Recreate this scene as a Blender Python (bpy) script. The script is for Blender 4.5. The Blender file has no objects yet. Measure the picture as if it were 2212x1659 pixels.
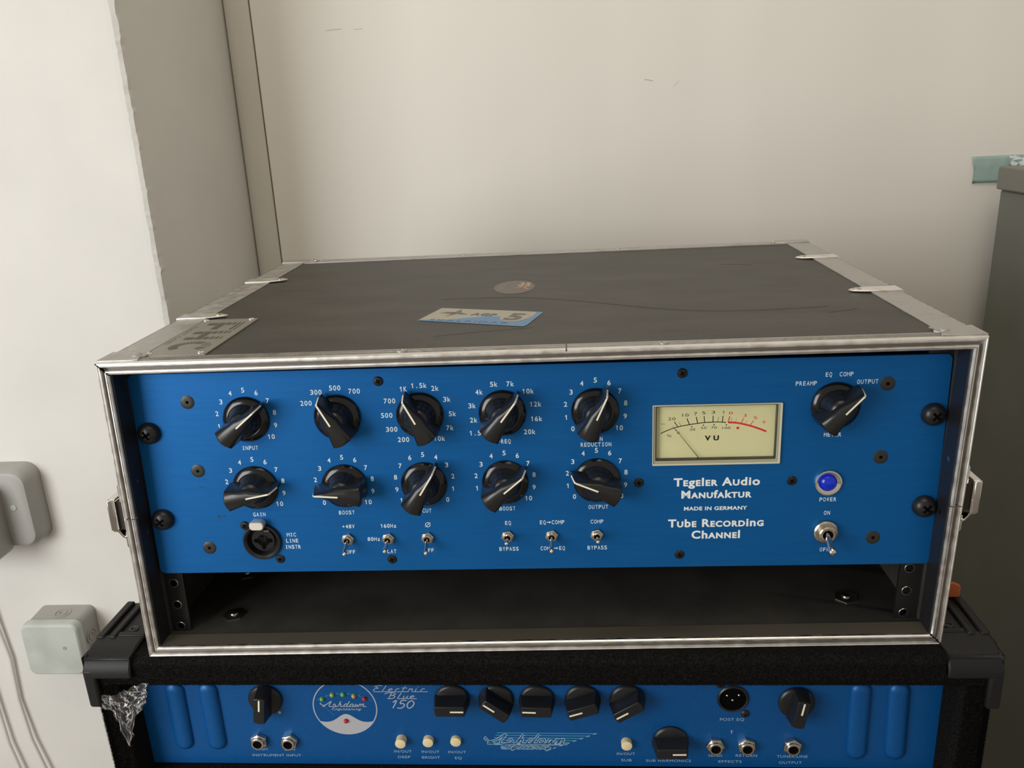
import bpy, bmesh, math, random
from mathutils import Vector, Matrix, noise
random.seed(7)
S = 0.001                                   # all shapes are given in millimetres
C = bpy.context.scene.collection
PI = math.pi

# ---------------------------------------------------------------- camera, light, exposure
cam = bpy.data.cameras.new('camera'); camo = bpy.data.objects.new('camera', cam); C.objects.link(camo)
camo.location = (0.0175, -0.4481, 0.3213); camo.rotation_euler = (1.2601, 0.0435, 0.0451)
cam.sensor_fit = 'HORIZONTAL'; cam.sensor_width = 36.0; cam.lens = 36.0*1801.6/2212
cam.clip_start = 0.02; cam.clip_end = 30
bpy.context.scene.camera = camo

world = bpy.data.worlds.new('World'); bpy.context.scene.world = world; world.use_nodes = True
bg = world.node_tree.nodes['Background']; bg.inputs[0].default_value = (1.0, 0.93, 0.82, 1); bg.inputs[1].default_value = 0.42

def area(name, loc, target, sx, sy, power, col):
    l = bpy.data.lights.new(name, 'AREA'); l.shape = 'RECTANGLE'; l.size = sx; l.size_y = sy; l.energy = power; l.color = col
    o = bpy.data.objects.new(name, l); C.objects.link(o); o.location = loc
    o.rotation_euler = (Vector(target)-Vector(loc)).to_track_quat('-Z', 'Y').to_euler()
    return o
area('window_light', (-0.98, -0.88, 0.36), (-0.05, 0.25, 0.05), 0.7, 0.8, 14.2, (0.97, 0.985, 1.0))
area('ceiling_light', (0.1, -0.6, 2.3), (0.0, 0.3, 0.0), 1.2, 1.2, 12.5, (1.0, 0.90, 0.76))

vs = bpy.context.scene.view_settings
bpy.context.scene.display_settings.display_device = 'sRGB'
vs.view_transform = 'Standard'; vs.look = 'None'; vs.gamma = 1; vs.use_curve_mapping = False; vs.exposure = 0.0

# ---------------------------------------------------------------- materials
def mat(name, col, rough=.5, metal=0., spec=.5, **k):
    m = bpy.data.materials.new(name); m.use_nodes = True
    nt = m.node_tree; b = nt.nodes['Principled BSDF']
    b.inputs['Base Color'].default_value = (*col, 1); b.inputs['Roughness'].default_value = rough
    b.inputs['Metallic'].default_value = metal; b.inputs['Specular IOR Level'].default_value = spec
    for a, v in k.items(): b.inputs[a.replace('_', ' ')].default_value = v
    return m
def N(m, t, **k):
    n = m.node_tree.nodes.new(t)
    for a, v in k.items(): setattr(n, a, v)
    return n
def L(m, a, b): m.node_tree.links.new(a, b)
def coords(m, scale=(1, 1, 1), rot=(0, 0, 0)):
    tc = N(m, 'ShaderNodeTexCoord'); mp = N(m, 'ShaderNodeMapping'); L(m, tc.outputs['Object'], mp.inputs[0])
    mp.inputs['Scale'].default_value = scale; mp.inputs['Rotation'].default_value = rot
    return mp.outputs[0]
def noise_tex(m, vec, scale, detail=3, rough=.5):
    n = N(m, 'ShaderNodeTexNoise'); n.inputs['Scale'].default_value = scale; n.inputs['Detail'].default_value = detail
    n.inputs['Roughness'].default_value = rough; L(m, vec, n.inputs['Vector']); return n.outputs['Fac']
def ramp(m, fac, stops):
    r = N(m, 'ShaderNodeValToRGB'); e = r.color_ramp.elements
    e[0].position, e[0].color = stops[0][0], (*stops[0][1], 1); e[1].position, e[1].color = stops[-1][0], (*stops[-1][1], 1)
    for p, c in stops[1:-1]: x = e.new(p); x.color = (*c, 1)
    L(m, fac, r.inputs[0]); return r.outputs[0]
def bump(m, h, strength, dist=.001):
    b = N(m, 'ShaderNodeBump'); b.inputs['Strength'].default_value = strength; b.inputs['Distance'].default_value = dist
    L(m, h, b.inputs['Height']); L(m, b.outputs[0], m.node_tree.nodes['Principled BSDF'].inputs['Normal'])
def bcol(m, c): L(m, c, m.node_tree.nodes['Principled BSDF'].inputs['Base Color'])
def brough(m, c): L(m, c, m.node_tree.nodes['Principled BSDF'].inputs['Roughness'])
def g(v): return (v, v, v)

def wall_mat(name, c, k=.93):
    m = mat(name, c, .7, 0, .25); v = coords(m)
    f = noise_tex(m, v, 9, 4); bcol(m, ramp(m, f, [(.3, tuple(x*k for x in c)), (.7, c)]))
    bump(m, noise_tex(m, v, 130, 4, .6), .25, .0006); return m
M_wall = wall_mat('wall_paint', (.75, .73, .68))
M_reveal = wall_mat('reveal_paint', (.70, .665, .59))
M_board = mat('board_lacquer', (.76, .725, .65), .42, 0, .35); v = coords(M_board, (1, 1, .12))
bcol(M_board, ramp(M_board, noise_tex(M_board, v, 7, 2), [(.3, (.83, .795, .72)), (.7, (.88, .84, .765))]))
bump(M_board, noise_tex(M_board, coords(M_board, (1, 1, .3)), 12, 2), .25, .003)
M_floor = mat('floor_lino', (.23, .2, .17), .6)
bcol(M_floor, ramp(M_floor, noise_tex(M_floor, coords(M_floor), 14, 4), [(.3, (.2, .17, .14)), (.7, (.27, .23, .19))]))

def blue_mat(name, a, b, metal, rough, st):
    m = mat(name, a, rough, metal, .4); v = coords(m, st)
    f = noise_tex(m, v, 420, 3, .7); bcol(m, ramp(m, f, [(.3, a), (.7, b)]))
    bump(m, f, .14, .0002); return m
M_blue = blue_mat('brushed_blue_anodised', (.0005, .105, .335), (.001, .12, .375), .5, .5, (.06, 1, 1))
M_blue2 = blue_mat('blue_painted_steel', (.0005, .080, .275), (.001, .092, .31), .3, .42, (1, 1, 1))
def alu_mat(name, base, rough, dirt=.55):
    m = mat(name, g(base), rough, 1.0); v = coords(m)
    f = noise_tex(m, v, 60, 5, .65); bcol(m, ramp(m, f, [(.28, (base*dirt, base*dirt*.95, base*dirt*.86)), (.5, (base, base*.975, base*.93))]))
    brough(m, ramp(m, noise_tex(m, v, 150, 3), [(.3, g(rough*.75)), (.7, g(rough*1.35))]))
    bump(m, noise_tex(m, v, 500, 2), .08, .0003); return m
M_alu = alu_mat('worn_aluminium', .88, .36, .82)
M_alu_top = alu_mat('dull_aluminium', .52, .5, .85)
M_chrome = mat('chrome', (.72, .70, .66), .13, 1.0)
M_nickel = mat('nickel', (.62, .56, .47), .24, 1.0)
M_steel = mat('dull_steel', (.5, .48, .45), .3, 1.0)
M_blk = mat('black_gloss_plastic', (.006, .006, .007), .16, 0, .5)
M_blk2 = mat('black_satin_plastic', (.012, .012, .013), .34, 0, .4)
M_blk3 = mat('black_screw', (.022, .021, .02), .38, .5)
M_grimeshade = mat('grimy_shaded_groove', (.15, .13, .115), .5, .35)
M_bar = mat('black_bar_plastic', (.011, .0105, .010), .30, 0, .5)
M_tab = mat('satin_silver', (.80, .74, .66), .5, .6)
M_hexscrew = mat('grey_black_screw', (.036, .036, .033), .42, .4)
M_hole = mat('hole_black', (.002, .002, .002), .9, 0, .05)
M_line = mat('cream_indicator', (.82, .77, .62), .45)
M_print = mat('pale_print', (.70, .78, .80), .55)
M_print2 = mat('grey_blue_print', (.30, .43, .55), .55)
M_print3 = mat('faint_teal_print', (.04, .22, .38), .55)
M_print4 = mat('deep_blue_print', (.004, .09, .24), .55)
M_greyprint = mat('light_grey_print', (.42, .42, .44), .5)
M_lam = mat('black_laminate', (.05, .047, .040), .5, 0, .4)
w1 = N(M_lam, 'ShaderNodeTexWave', wave_type='BANDS', bands_direction='DIAGONAL'); w1.inputs['Scale'].default_value = 260; w1.inputs['Distortion'].default_value = .6
L(M_lam, coords(M_lam), w1.inputs['Vector'])
v = coords(M_lam, (1, 2.2, 1), (0, 0, .35))
mixn = N(M_lam, 'ShaderNodeMix', data_type='RGBA', blend_type='MULTIPLY'); mixn.inputs[0].default_value = 1
L(M_lam, ramp(M_lam, noise_tex(M_lam, v, 16, 5, .6), [(.3, (.046, .042, .034)), (.7, (.075, .069, .057))]), mixn.inputs[6])
L(M_lam, ramp(M_lam, w1.outputs['Fac'], [(0, g(.78)), (1, g(1.1))]), mixn.inputs[7]); bcol(M_lam, mixn.outputs[2])
bump(M_lam, w1.outputs['Fac'], .35, .0003)
M_liner = mat('dusty_black_liner', (.02, .019, .017), .55, 0, .35)
bcol(M_liner, ramp(M_liner, noise_tex(M_liner, coords(M_liner), 22, 5, .6), [(.3, (.028, .026, .023)), (.6, (.045, .042, .037))]))
M_dust = mat('dusty_ledge', (.07, .06, .047), .6, 0, .3)
bcol(M_dust, ramp(M_dust, noise_tex(M_dust, coords(M_dust, (.6, 1.6, 1)), 9, 2, .4), [(.3, (.035, .031, .023)), (.4, (.068, .060, .045)), (.75, (.082, .072, .054))]))
M_ply = mat('inner_black_side', (.014, .014, .016), .42, 0, .4)
M_carpet = mat('black_carpet', (.008, .0075, .007), .95, 0, .1)
f = noise_tex(M_carpet, coords(M_carpet), 700, 4, .8); bcol(M_carpet, ramp(M_carpet, f, [(.4, g(.003)), (.62, (.018, .016, .014)), (.8, (.04, .037, .033))])); bump(M_carpet, f, 1.0, .002)
M_pile = mat('carpet_fibre', (.007, .0065, .006), 1, 0, 0)
M_corner = mat('moulded_black_plastic', (.010, .0095, .0095), .5, 0, .3); bump(M_corner, noise_tex(M_corner, coords(M_corner), 900, 2), .25, .0003)
M_rubber = mat('brown_black_rubber', (.02, .012, .008), .5)
M_box = mat('grey_green_plastic', (.50, .53, .485), .5, 0, .4)
bcol(M_box, ramp(M_box, noise_tex(M_box, coords(M_box), 30, 4), [(.3, (.43, .45, .41)), (.6, (.52, .55, .505))]))
M_box2 = mat('grey_plastic', (.36, .35, .325), .45)
M_cabinet = mat('grey_green_metal', (.135, .137, .115), .5, 0, .4)
bcol(M_cabinet, ramp(M_cabinet, noise_tex(M_cabinet, coords(M_cabinet), 10, 4), [(.3, (.165, .172, .142)), (.7, (.20, .206, .175))]))
M_cabrim = mat('grey_metal_rim', (.22, .21, .18), .5)
M_tape = mat('pale_blue_tape', (.37, .50, .45), .4, 0, .4)
M_tapefilm = mat('tape_wrinkle', (.75, .85, .83), .12, 0, .8)
M_cream = mat('meter_cream', (.72, .68, .36), .6)
M_meterframe = mat('meter_clear_plastic', (.36, .35, .24), .22, 0, .6)
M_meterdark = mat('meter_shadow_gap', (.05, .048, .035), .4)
M_meterrim = mat('meter_rim', (.60, .58, .42), .15, 0, .8)
M_ink = mat('black_ink', (.015, .013, .01), .5)
M_red = mat('red_ink', (.72, .035, .015), .5)
M_glass = mat('clear_glass', (1, 1, 1), .02, 0, .5, Transmission_Weight=1.0, IOR=1.05)
M_blueled = mat('lit_blue_led', (.0, .012, .30), .15, 0, .6)
bnode = M_blueled.node_tree.nodes['Principled BSDF']; bnode.inputs['Emission Color'].default_value = (.0, .035, 1, 1); bnode.inputs['Emission Strength'].default_value = .16
M_ledg = mat('green_led', (.13, .38, .10), .2, 0, .6); M_ledy = mat('yellow_green_led', (.33, .40, .06), .2, 0, .6)
M_leda = mat('amber_led', (.52, .33, .04), .2, 0, .6); M_ledr = mat('red_led', (.45, .008, .008), .25, 0, .6)
M_button = mat('cream_button', (.74, .62, .36), .5)
M_buttonside = mat('button_sleeve', (.16, .14, .11), .6)
M_beige = mat('sticker_beige', (.40, .375, .30), .5)
M_stblue = mat('sticker_blue', (.11, .24, .42), .45)
M_stgrey = mat('sticker_grey_ink', (.14, .13, .11), .5)
M_oval = mat('faded_sticker', (.145, .125, .108), .5)
M_oval2 = mat('faded_sticker_stripe', (.19, .16, .14), .5)
M_orange = mat('faded_orange_ink', (.50, .20, .12), .5)
M_badge = mat('badge_aluminium', (.38, .36, .315), .48, .8)
M_badgeink = mat('badge_dark_ink', (.075, .072, .062), .5)
M_tag = mat('orange_plastic', (.42, .10, .025), .45)
M_film = mat('clear_plastic_film', (.96, .96, .96), .06, 0, .9, Transmission_Weight=.96, IOR=1.18)
M_cable = mat('pale_grey_cable', (.72, .71, .67), .5)
M_scuff = mat('dark_scuff', (.030, .028, .024), .6)
M_stfaint = mat('sticker_faint_ink', (.10, .175, .28), .5)
M_chip = mat('blue_chip', (.02, .035, .05), .6)

# ---------------------------------------------------------------- mesh helpers
class MB:
    def __init__(s): s.bm = bmesh.new()
    def v(s, x, y, z): return s.bm.verts.new((x*S, y*S, z*S))
    def face(s, vs):
        try: return s.bm.faces.new(vs)
        except ValueError: return None
    def box(s, x0, x1, y0, y1, z0, z1):
        p = [s.v(x, y, z) for z in (z0, z1) for y in (y0, y1) for x in (x0, x1)]
        for q in ((0, 2, 3, 1), (4, 5, 7, 6), (0, 1, 5, 4), (2, 6, 7, 3), (0, 4, 6, 2), (1, 3, 7, 5)): s.face([p[i] for i in q])
        return s
    def loft(s, loops, cap=True):
        R = [[s.v(*p) for p in l] for l in loops]; n = len(R[0])
        for a, b in zip(R, R[1:]):
            for i in range(n): s.face([a[i], a[(i+1) % n], b[(i+1) % n], b[i]])
        if cap: s.face(R[0][::-1]); s.face(R[-1])
        return s
    def prism(s, poly, y0, y1):               # polygon in x,z extruded along y
        return s.loft([[(x, y0, z) for x, z in poly], [(x, y1, z) for x, z in poly]])
    def slab(s, poly, z0, z1):                # polygon in x,y extruded along z
        return s.loft([[(x, y, z0) for x, y in poly], [(x, y, z1) for x, y in poly]])
    def lathe(s, prof, c=(0, 0, 0), n=32, ax='y', ph=0, cap=True):   # prof: (radius, height towards the viewer)
        loops = []
        for r, h in prof:
            l = []
            for i in range(n):
                a = 2*PI*i/n+ph
                if ax == 'y': l.append((c[0]+r*math.cos(a), c[1]-h, c[2]+r*math.sin(a)))
                elif ax == 'z': l.append((c[0]+r*math.cos(a), c[1]+r*math.sin(a), c[2]+h))
                else: l.append((c[0]+h, c[1]+r*math.cos(a), c[2]+r*math.sin(a)))
            loops.append(l)
        return s.loft(loops, cap)
    def tube(s, pts, r, n=8):
        P = [Vector(p) for p in pts]; loops = []
        rs = r if isinstance(r, (list, tuple)) else [r]*len(P)
        up = Vector((.123, .31, .94))
        for i, p in enumerate(P):
            d = (P[min(i+1, len(P)-1)]-P[max(i-1, 0)]).normalized()
            a = d.cross(up).normalized(); b = d.cross(a)
            loops.append([tuple(p+a*rs[i]*math.cos(2*PI*k/n)+b*rs[i]*math.sin(2*PI*k/n)) for k in range(n)])
        return s.loft(loops)
    def flat(s, poly, y):                     # thin print polygon facing the viewer
        s.face([s.v(x, y, z) for x, z in poly]); return s
    def flatz(s, poly, z):
        s.face([s.v(x, y, z) for x, y in poly]); return s
    def ribbon(s, pts, w, y, plane='xz'):
        P = [Vector(p).to_2d() if len(p) > 2 else Vector(p) for p in pts]; prev = None
        for i, p in enumerate(P):
            d = (P[min(i+1, len(P)-1)]-P[max(i-1, 0)])
            if d.length < 1e-6: d = Vector((1, 0))
            d.normalize(); nrm = Vector((-d.y, d.x))*w/2
            a, b = p+nrm, p-nrm
            cur = [s.v(a.x, y, a.y), s.v(b.x, y, b.y)] if plane == 'xz' else [s.v(a.x, a.y, y), s.v(b.x, b.y, y)]
            if prev: s.face([prev[0], prev[1], cur[1], cur[0]])
            prev = cur
        return s
    def plate(s, outer, holes, y0, y1):       # plate in x,z with holes
        loops = [outer]+holes; front = []; back = []
        for y, store in ((y0, front), (y1, back)):
            edges = []
            for l in loops:
                vs = [s.v(x, y, z) for x, z in l]; store.append(vs)
                for i in range(len(vs)): edges.append(s.bm.edges.new((vs[i], vs[(i+1) % len(vs)])))
            bmesh.ops.triangle_fill(s.bm, use_beauty=True, use_dissolve=False, edges=edges)
        for a, b in zip(front, back):
            for i in range(len(a)): s.face([a[i], a[(i+1) % len(a)], b[(i+1) % len(a)], b[i]])
        return s
    def warp(s, fn):
        for v_ in s.bm.verts: v_.co = Vector(fn(*(v_.co/S)))*S
        return s
def smooth(me, ang=35):
    me.shade_smooth(); me.set_sharp_from_angle(angle=math.radians(ang))
def obj(name, mb, m, parent=None, bev=0, seg=2, ang=35, recalc=True, label=None, fn=None):
    if fn: mb.warp(fn)
    if recalc: bmesh.ops.recalc_face_normals(mb.bm, faces=mb.bm.faces)
    me = bpy.data.meshes.new(name); mb.bm.to_mesh(me); mb.bm.free(); me.materials.append(m); smooth(me, ang)
    o = bpy.data.objects.new(name, me); C.objects.link(o)
    if parent: o.parent = parent
    if bev:
        b = o.modifiers.new('bevel', 'BEVEL'); b.width = bev*S; b.segments = seg; b.limit_method = 'ANGLE'; b.angle_limit = math.radians(40); b.harden_normals = False
    if label: o['label'] = label
    return o
def thing(name, label, cat, loc=(0, 0, 0), rot=(0, 0, 0), group=None):
    o = bpy.data.objects.new(name, None); C.objects.link(o); o.location = Vector(loc)*S; o.rotation_euler = rot
    o.empty_display_size = .02; o['label'] = label; o['category'] = cat
    if group: o['group'] = group
    return o
def tag(o, label, cat, group=None):
    o['label'] = label; o['category'] = cat
    if group: o['group'] = group
    return o
def struct(name, mb, m, **k):
    o = obj(name, mb, m, **k); o['kind'] = 'structure'; return o
def copy(o, parent, loc=None, rot=None):
    c = o.copy(); C.objects.link(c); c.parent = parent
    if loc is not None: c.location = Vector(loc)*S
    if rot is not None: c.rotation_euler = rot
    return c
def copy_tree(o, parent, loc, rot=(0, 0, 0)):
    c = copy(o, parent, loc, rot)
    for ch in o.children: copy(ch, c)
    return c
def rrect(x0, x1, z0, z1, r, n=6):
    out = []
    for cx, cz, a in ((x1-r, z1-r, 0), (x0+r, z1-r, 90), (x0+r, z0+r, 180), (x1-r, z0+r, 270)):
        for i in range(n+1):
            t = math.radians(a+90*i/n); out.append((cx+r*math.cos(t), cz+r*math.sin(t)))
    return out
def circ(x, z, r, n=24, ph=0): return [(x+r*math.cos(2*PI*i/n+ph), z+r*math.sin(2*PI*i/n+ph)) for i in range(n)]

# lettering: built-in font turned into flat mesh, sized by cap height
_tc = {}
def text_geom(s, bold=0., space=1., small=None):
    key = (s, bold, space, small)
    if key in _tc: return _tc[key]
    cu = bpy.data.curves.new('t', 'FONT'); cu.body = s; cu.size = 1; cu.space_character = space; cu.offset = bold; cu.resolution_u = 4; cu.fill_mode = 'FRONT'
    if small:
        cu.small_caps_scale = .72
        for i, c in enumerate(small):
            if c == 's': cu.body_format[i].use_small_caps = True
    o = bpy.data.objects.new('t', cu); C.objects.link(o); dg = bpy.context.evaluated_depsgraph_get(); dg.update()
    me = bpy.data.meshes.new_from_object(o.evaluated_get(dg))
    V = [tuple(v_.co) for v_ in me.vertices]; F = [tuple(p.vertices) for p in me.polygons]
    bpy.data.objects.remove(o); bpy.data.curves.remove(cu); bpy.data.meshes.remove(me)
    _tc[key] = (V, F); return V, F
CAP = [0]
def text(mb, s, x, z, h, w=None, y=-.06, bold=.012, space=1.08, shear=0, rot=0, small=None, xs=1., full=False):
    if not CAP[0]: CAP[0] = max(p[1] for p in text_geom('H')[0])
    V, F = text_geom(s, bold, space, small)
    if not V: return
    x0, x1 = min(p[0] for p in V), max(p[0] for p in V); k = h/(CAP[0])
    kx = (w/(x1-x0)) if w else k*xs; cr, sr = math.cos(rot), math.sin(rot); vs = []
    for p in V:
        a = (p[0]-(x0+x1)/2)*kx+shear*(p[1]-CAP[0]/2)*k; b = (p[1]-CAP[0]/2)*k
        a, b = a*cr-b*sr, a*sr+b*cr
        vs.append(mb.v(x+a, y, z+b))
    for f_ in F: mb.face([vs[i] for i in f_])
def rect(mb, x0, x1, z0, z1, y): mb.face([mb.v(x0, y, z0), mb.v(x1, y, z0), mb.v(x1, y, z1), mb.v(x0, y, z1)])
def mono(mb, s, x, z, h, pitch, y=-.06, serif=True, t=.16):
    # evenly pitched engraving lettering: every glyph fills its own cell
    gw = pitch*.76; st = h*t; n_ = len(s); p = x-pitch*(n_-1)/2-(.0)
    i = 0
    while i < len(s):
        c = s[i]; cx_ = p+pitch*i
        if c == 'I' and serif:
            rect(mb, cx_-st/2, cx_+st/2, z-h/2, z+h/2, y); rect(mb, cx_-gw*.34, cx_+gw*.34, z-h/2, z-h/2+st*.85, y); rect(mb, cx_-gw*.34, cx_+gw*.34, z+h/2-st*.85, z+h/2, y)
        elif c == '1':
            rect(mb, cx_-st*.3, cx_+st*.7, z-h/2, z+h/2, y); mb.flat([(cx_-st*.3, z+h/2), (cx_-gw*.36, z+h*.26), (cx_-gw*.36, z+h*.13), (cx_-st*.3, z+h*.24)], y)
        elif c == '.': rect(mb, cx_-st*.6, cx_+st*.6, z-h/2, z-h/2+st*1.2, y)
        elif c == '+': rect(mb, cx_-gw*.42, cx_+gw*.42, z-st/2, z+st/2, y); rect(mb, cx_-st/2, cx_+st/2, z-h*.3, z+h*.3, y)
        elif c == 'M':
            for sx in (-1, 1): rect(mb, cx_+sx*gw*.46-st*.42, cx_+sx*gw*.46+st*.42, z-h/2, z+h/2, y)
            mb.ribbon([(cx_-gw*.44, z+h*.46), (cx_, z-h*.12), (cx_+gw*.44, z+h*.46)], st*.8, y)
        elif c != ' ':
            text(mb, c, cx_, z, h, gw if c not in 'LEFT' else gw*.92, y=y, bold=.008 if c in 'HEFLTUNZ' else .012)
        i += 1
def lettering(parent, s, x, z, h, w=None, m=None, name='lettering', **k):
    mb = MB(); text(mb, s, x, z, h, w, **k)
    return obj(name, mb, m or M_print, parent, recalc=False)

# ---------------------------------------------------------------- setting
XI = -361                                    # plaster corner left of the case
mb = MB(); nz = 620; loops = []
for i in range(nz+1):
    z = -520+i*(2300/nz); j = 1.6*noise.noise(Vector((0, 0, z*.03)))+1.1*noise.noise(Vector((3, 0, z*.11)))+.8*noise.noise(Vector((7, 0, z*.35))); j2 = 1.0*noise.noise(Vector((9, 0, z*.05)))+1.0*noise.noise(Vector((5, 2, z*.2)))
    loops.append([(-1700, 330, z), (XI-9, 330, z), (XI-4.8+j2, 330.3, z), (XI-1.0+j*.8, 332+abs(j), z), (XI+.4*j-.2, 337, z), (XI, 342, z), (XI, 600, z), (-1700, 600, z)])
struct('wall_left', mb.loft(loops), M_wall, ang=2)
# the reveal and the recessed wall behind the case
struct('wall_back', MB().box(-1700, 1500, 598, 640, -520, 1780), M_wall)
mb = MB(); prof = [(XI+2, 597), (XI+2, 592), (XI+5, 589.2), (XI+12, 587.4), (XI+20, 586.8), (XI+28, 587.2), (XI+32.2, 588.6), (XI+32.4, 597)]
mb.loft([[(x, y, -520) for x, y in prof], [(x, y, 1780) for x, y in prof]])
struct('trim_1', mb, M_reveal)
WP = struct('wall_panel', MB().box(XI+34.2, 1500, 586.6, 598.5, -520, 1780), M_board, bev=1.2)
mb = MB(); mb.ribbon([(126, 355), (130, 354.6), (136, 353)], 1.0, 586.5); mb.ribbon([(160, 346), (166, 352)], .5, 586.5); mb.ribbon([(-240, 425), (-222, 426)], .7, 586.5); mb.ribbon([(-208, 424.5), (-198, 425)], .6, 586.5)
M_mark = mat('wall_scuff', (.55, .51, .44), .6)
o = obj('scuff_mark', mb, M_mark, WP, recalc=False)
mb = MB()
for x, y, z in ((-499, 330, -114), (-420, 330, 88), (-455, 330, 300)):
    mb.lathe([(1.1, 0), (.8, .25)], (x, y+.05, z), 8)
fl = struct('floor', MB().box(-1700, 1500, -1500, 640, -560, -520), M_floor)

# ---------------------------------------------------------------- grey cabinet at the right
cb = thing('metal_cabinet', 'tall grey-green metal cabinet at the right edge, with overhanging top rim, behind the flight case', 'cabinet', (525, 330, -520))
cb.rotation_euler = (0, 0, 0)
obj('body', MB().box(0, 420, -300, 218, 0, 738), M_cabinet, cb, bev=3)
obj('top_rim', MB().box(-3.5, 424, -304, 221, 738, 763.5), M_cabrim, cb, bev=2)

# tape stuck on the wall
mb = MB(); nx, nzz = 26, 8; G = []
for i in range(nx+1):
    row = []
    for j in range(nzz+1):
        x = 507+i*100/nx+(1.2*random.random() if i == 0 else 0)+(j-nzz)*-.25*0; z = 222.5+j*30.5/nzz
        d = 1.2+1.6*abs(noise.noise(Vector((x*.09, z*.12, 0))))+(3.5*abs(noise.noise(Vector((x*.2, z*.25, 4)))) if 545 < x < 570 and z > 238 else 0)
        row.append(mb.v(x-(nzz-j)*-.9 if i == 0 else x, 586.4-d, z))
    G.append(row)
for i in range(nx):
    for j in range(nzz): mb.face([G[i][j], G[i+1][j], G[i+1][j+1], G[i][j+1]])
tp = thing('adhesive_tape', 'strip of pale blue-green tape stuck on the back wall above the grey cabinet', 'tape', (0, 0, 0))
o = obj('tape_strip', mb, M_tape, tp, ang=70); md = o.modifiers.new('solid', 'SOLIDIFY'); md.thickness = .0004
mb = MB(); G = []
for i in range(9):
    row = []
    for j in range(6):
        row.append(mb.v(548+i*2.6+random.uniform(-.8, .8), 582-5*random.random(), 241+j*2.3+random.uniform(-.6, .6)))
    G.append(row)
for i in range(8):
    for j in range(5): mb.face([G[i][j], G[i+1][j], G[i+1][j+1], G[i][j+1]])
obj('wrinkle', mb, M_tapefilm, tp, ang=20, label='crumpled shiny loose film')

# ---------------------------------------------------------------- wall boxes and cables
jb = thing('junction_box', 'square grey-green cable junction box on the white wall, behind the amplifier corner', 'junction box', (-531, 330, -201))
obj('box_body', MB().loft([[(x, y, z) for x, z in rrect(-30+k, 30-k, -30+k, 30-k, 7)] for y, k in ((0, -.8), (-30, 0))]), M_box2, jb, bev=.8)
mbx = MB().loft([[(x, y, z) for x, z in rrect(-31.5+k, 31.5-k, -31.5+k, 31.5-k, 8)] for y, k in ((-29, 0), (-38, .3), (-40, 2))])
obj('box_cover', mbx, M_box, jb, bev=.6, label='paler smooth square cover')
for ax, c in (('x', (30.4, -16, 2)), ('z', (4, -16, 30.2))):
    mb = MB()
    for r0, r1 in ((8.5, 7.4), (4.4, 3.4)):
        mb.lathe([(r0, 0), (r0, .8), (r1, .8), (r1, 0)], c, 24, ax, cap=False)
    obj('knockout', mb, M_box2, jb)
mb = MB().lathe([(3.2, 0), (3.2, 4), (2.2, 4), (2.2, 6), (3, 6.2), (2.4, 8)], (30, -8, -9), 12, 'x')
obj('cable_gland', mb, M_chrome, jb)
obj('cover_screw', MB().lathe([(2.2, 0), (2, .6)], (14, -40, 3), 12), M_box2, jb)

sk = thing('wall_socket', 'rounded grey surface-mounted socket cut off by the left edge, above the junction box', 'socket', (-569, 330, -43))
mbx = MB().loft([[(x, y, z) for x, z in rrect(-44+k, 42-k, -42+k, 44-k, 14, 8)] for y, k in ((0, -.6), (-20, 0), (-25, 2.5), (-26, 5))])
obj('socket_body', mbx, M_box2, sk)
mbx = MB().plate(rrect(-60, 14, -48, 34, 12, 8), [rrect(-50, -9, -34, 22, 12, 8)], -50, -25)
obj('hinged_cover', mbx, M_box2, sk, bev=2.5, seg=3)
obj('socket_recess', MB().box(-52, -7, -30, -27, -36, 24), M_hole, sk, label='black recess inside the cover')
obj('cover_screw', MB().lathe([(3.2, 0), (3, .8), (1, 1)], (24, -26, 4), 14), M_box, sk)
for i, (a, lab) in enumerate((([(-616, 322, -150), (-613, 324, -190), (-609, 325, -235), (-612, 325, -290), (-607, 323, -345), (-596, 322, -400), (-590, 322, -517)], 'pale cable hanging down the white wall, right one of two'),
                    ([(-637, 322, -180), (-640, 323, -240), (-638, 324, -300), (-636, 323, -350), (-628, 322, -400), (-620, 322, -517)], 'pale cable hanging down the white wall, left one of two'))):
    tag(obj('cable', MB().tube(a, 2.3, 10), M_cable, None, ang=60), lab, 'cable', 'cables on the wall')

# ---------------------------------------------------------------- amplifier combo
AM = thing('bass_amplifier', 'black carpeted bass amplifier with a blue control panel, carrying the flight case', 'amplifier', (-8, 0, -.1), (0, -0.0072, -0.021))
mb = MB(); BW = 286.5
mb.box(-BW, BW-2, -6, 300, -23.5, 0); obj('top_board', mb, M_carpet, AM, bev=6.5, seg=5)
mb = MB().box(-BW, -270, -5.8, 300, -505, -4); obj('side_board', mb, M_carpet, AM, bev=6, seg=4)
mb = MB().box(264, BW-2, -5.8, 300, -505, -4); obj('side_board', mb, M_carpet, AM, bev=6, seg=4)
obj('rear_board', MB().box(-272, 266, 282, 299, -505, -15), M_carpet, AM)
obj('bottom_board', MB().box(-271, 265, -5, 300, -512, -495), M_carpet, AM, bev=4)
obj('front_baffle', MB().box(-271, 265, 6, 24, -497, -104.5), M_carpet, AM, bev=3)
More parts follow.
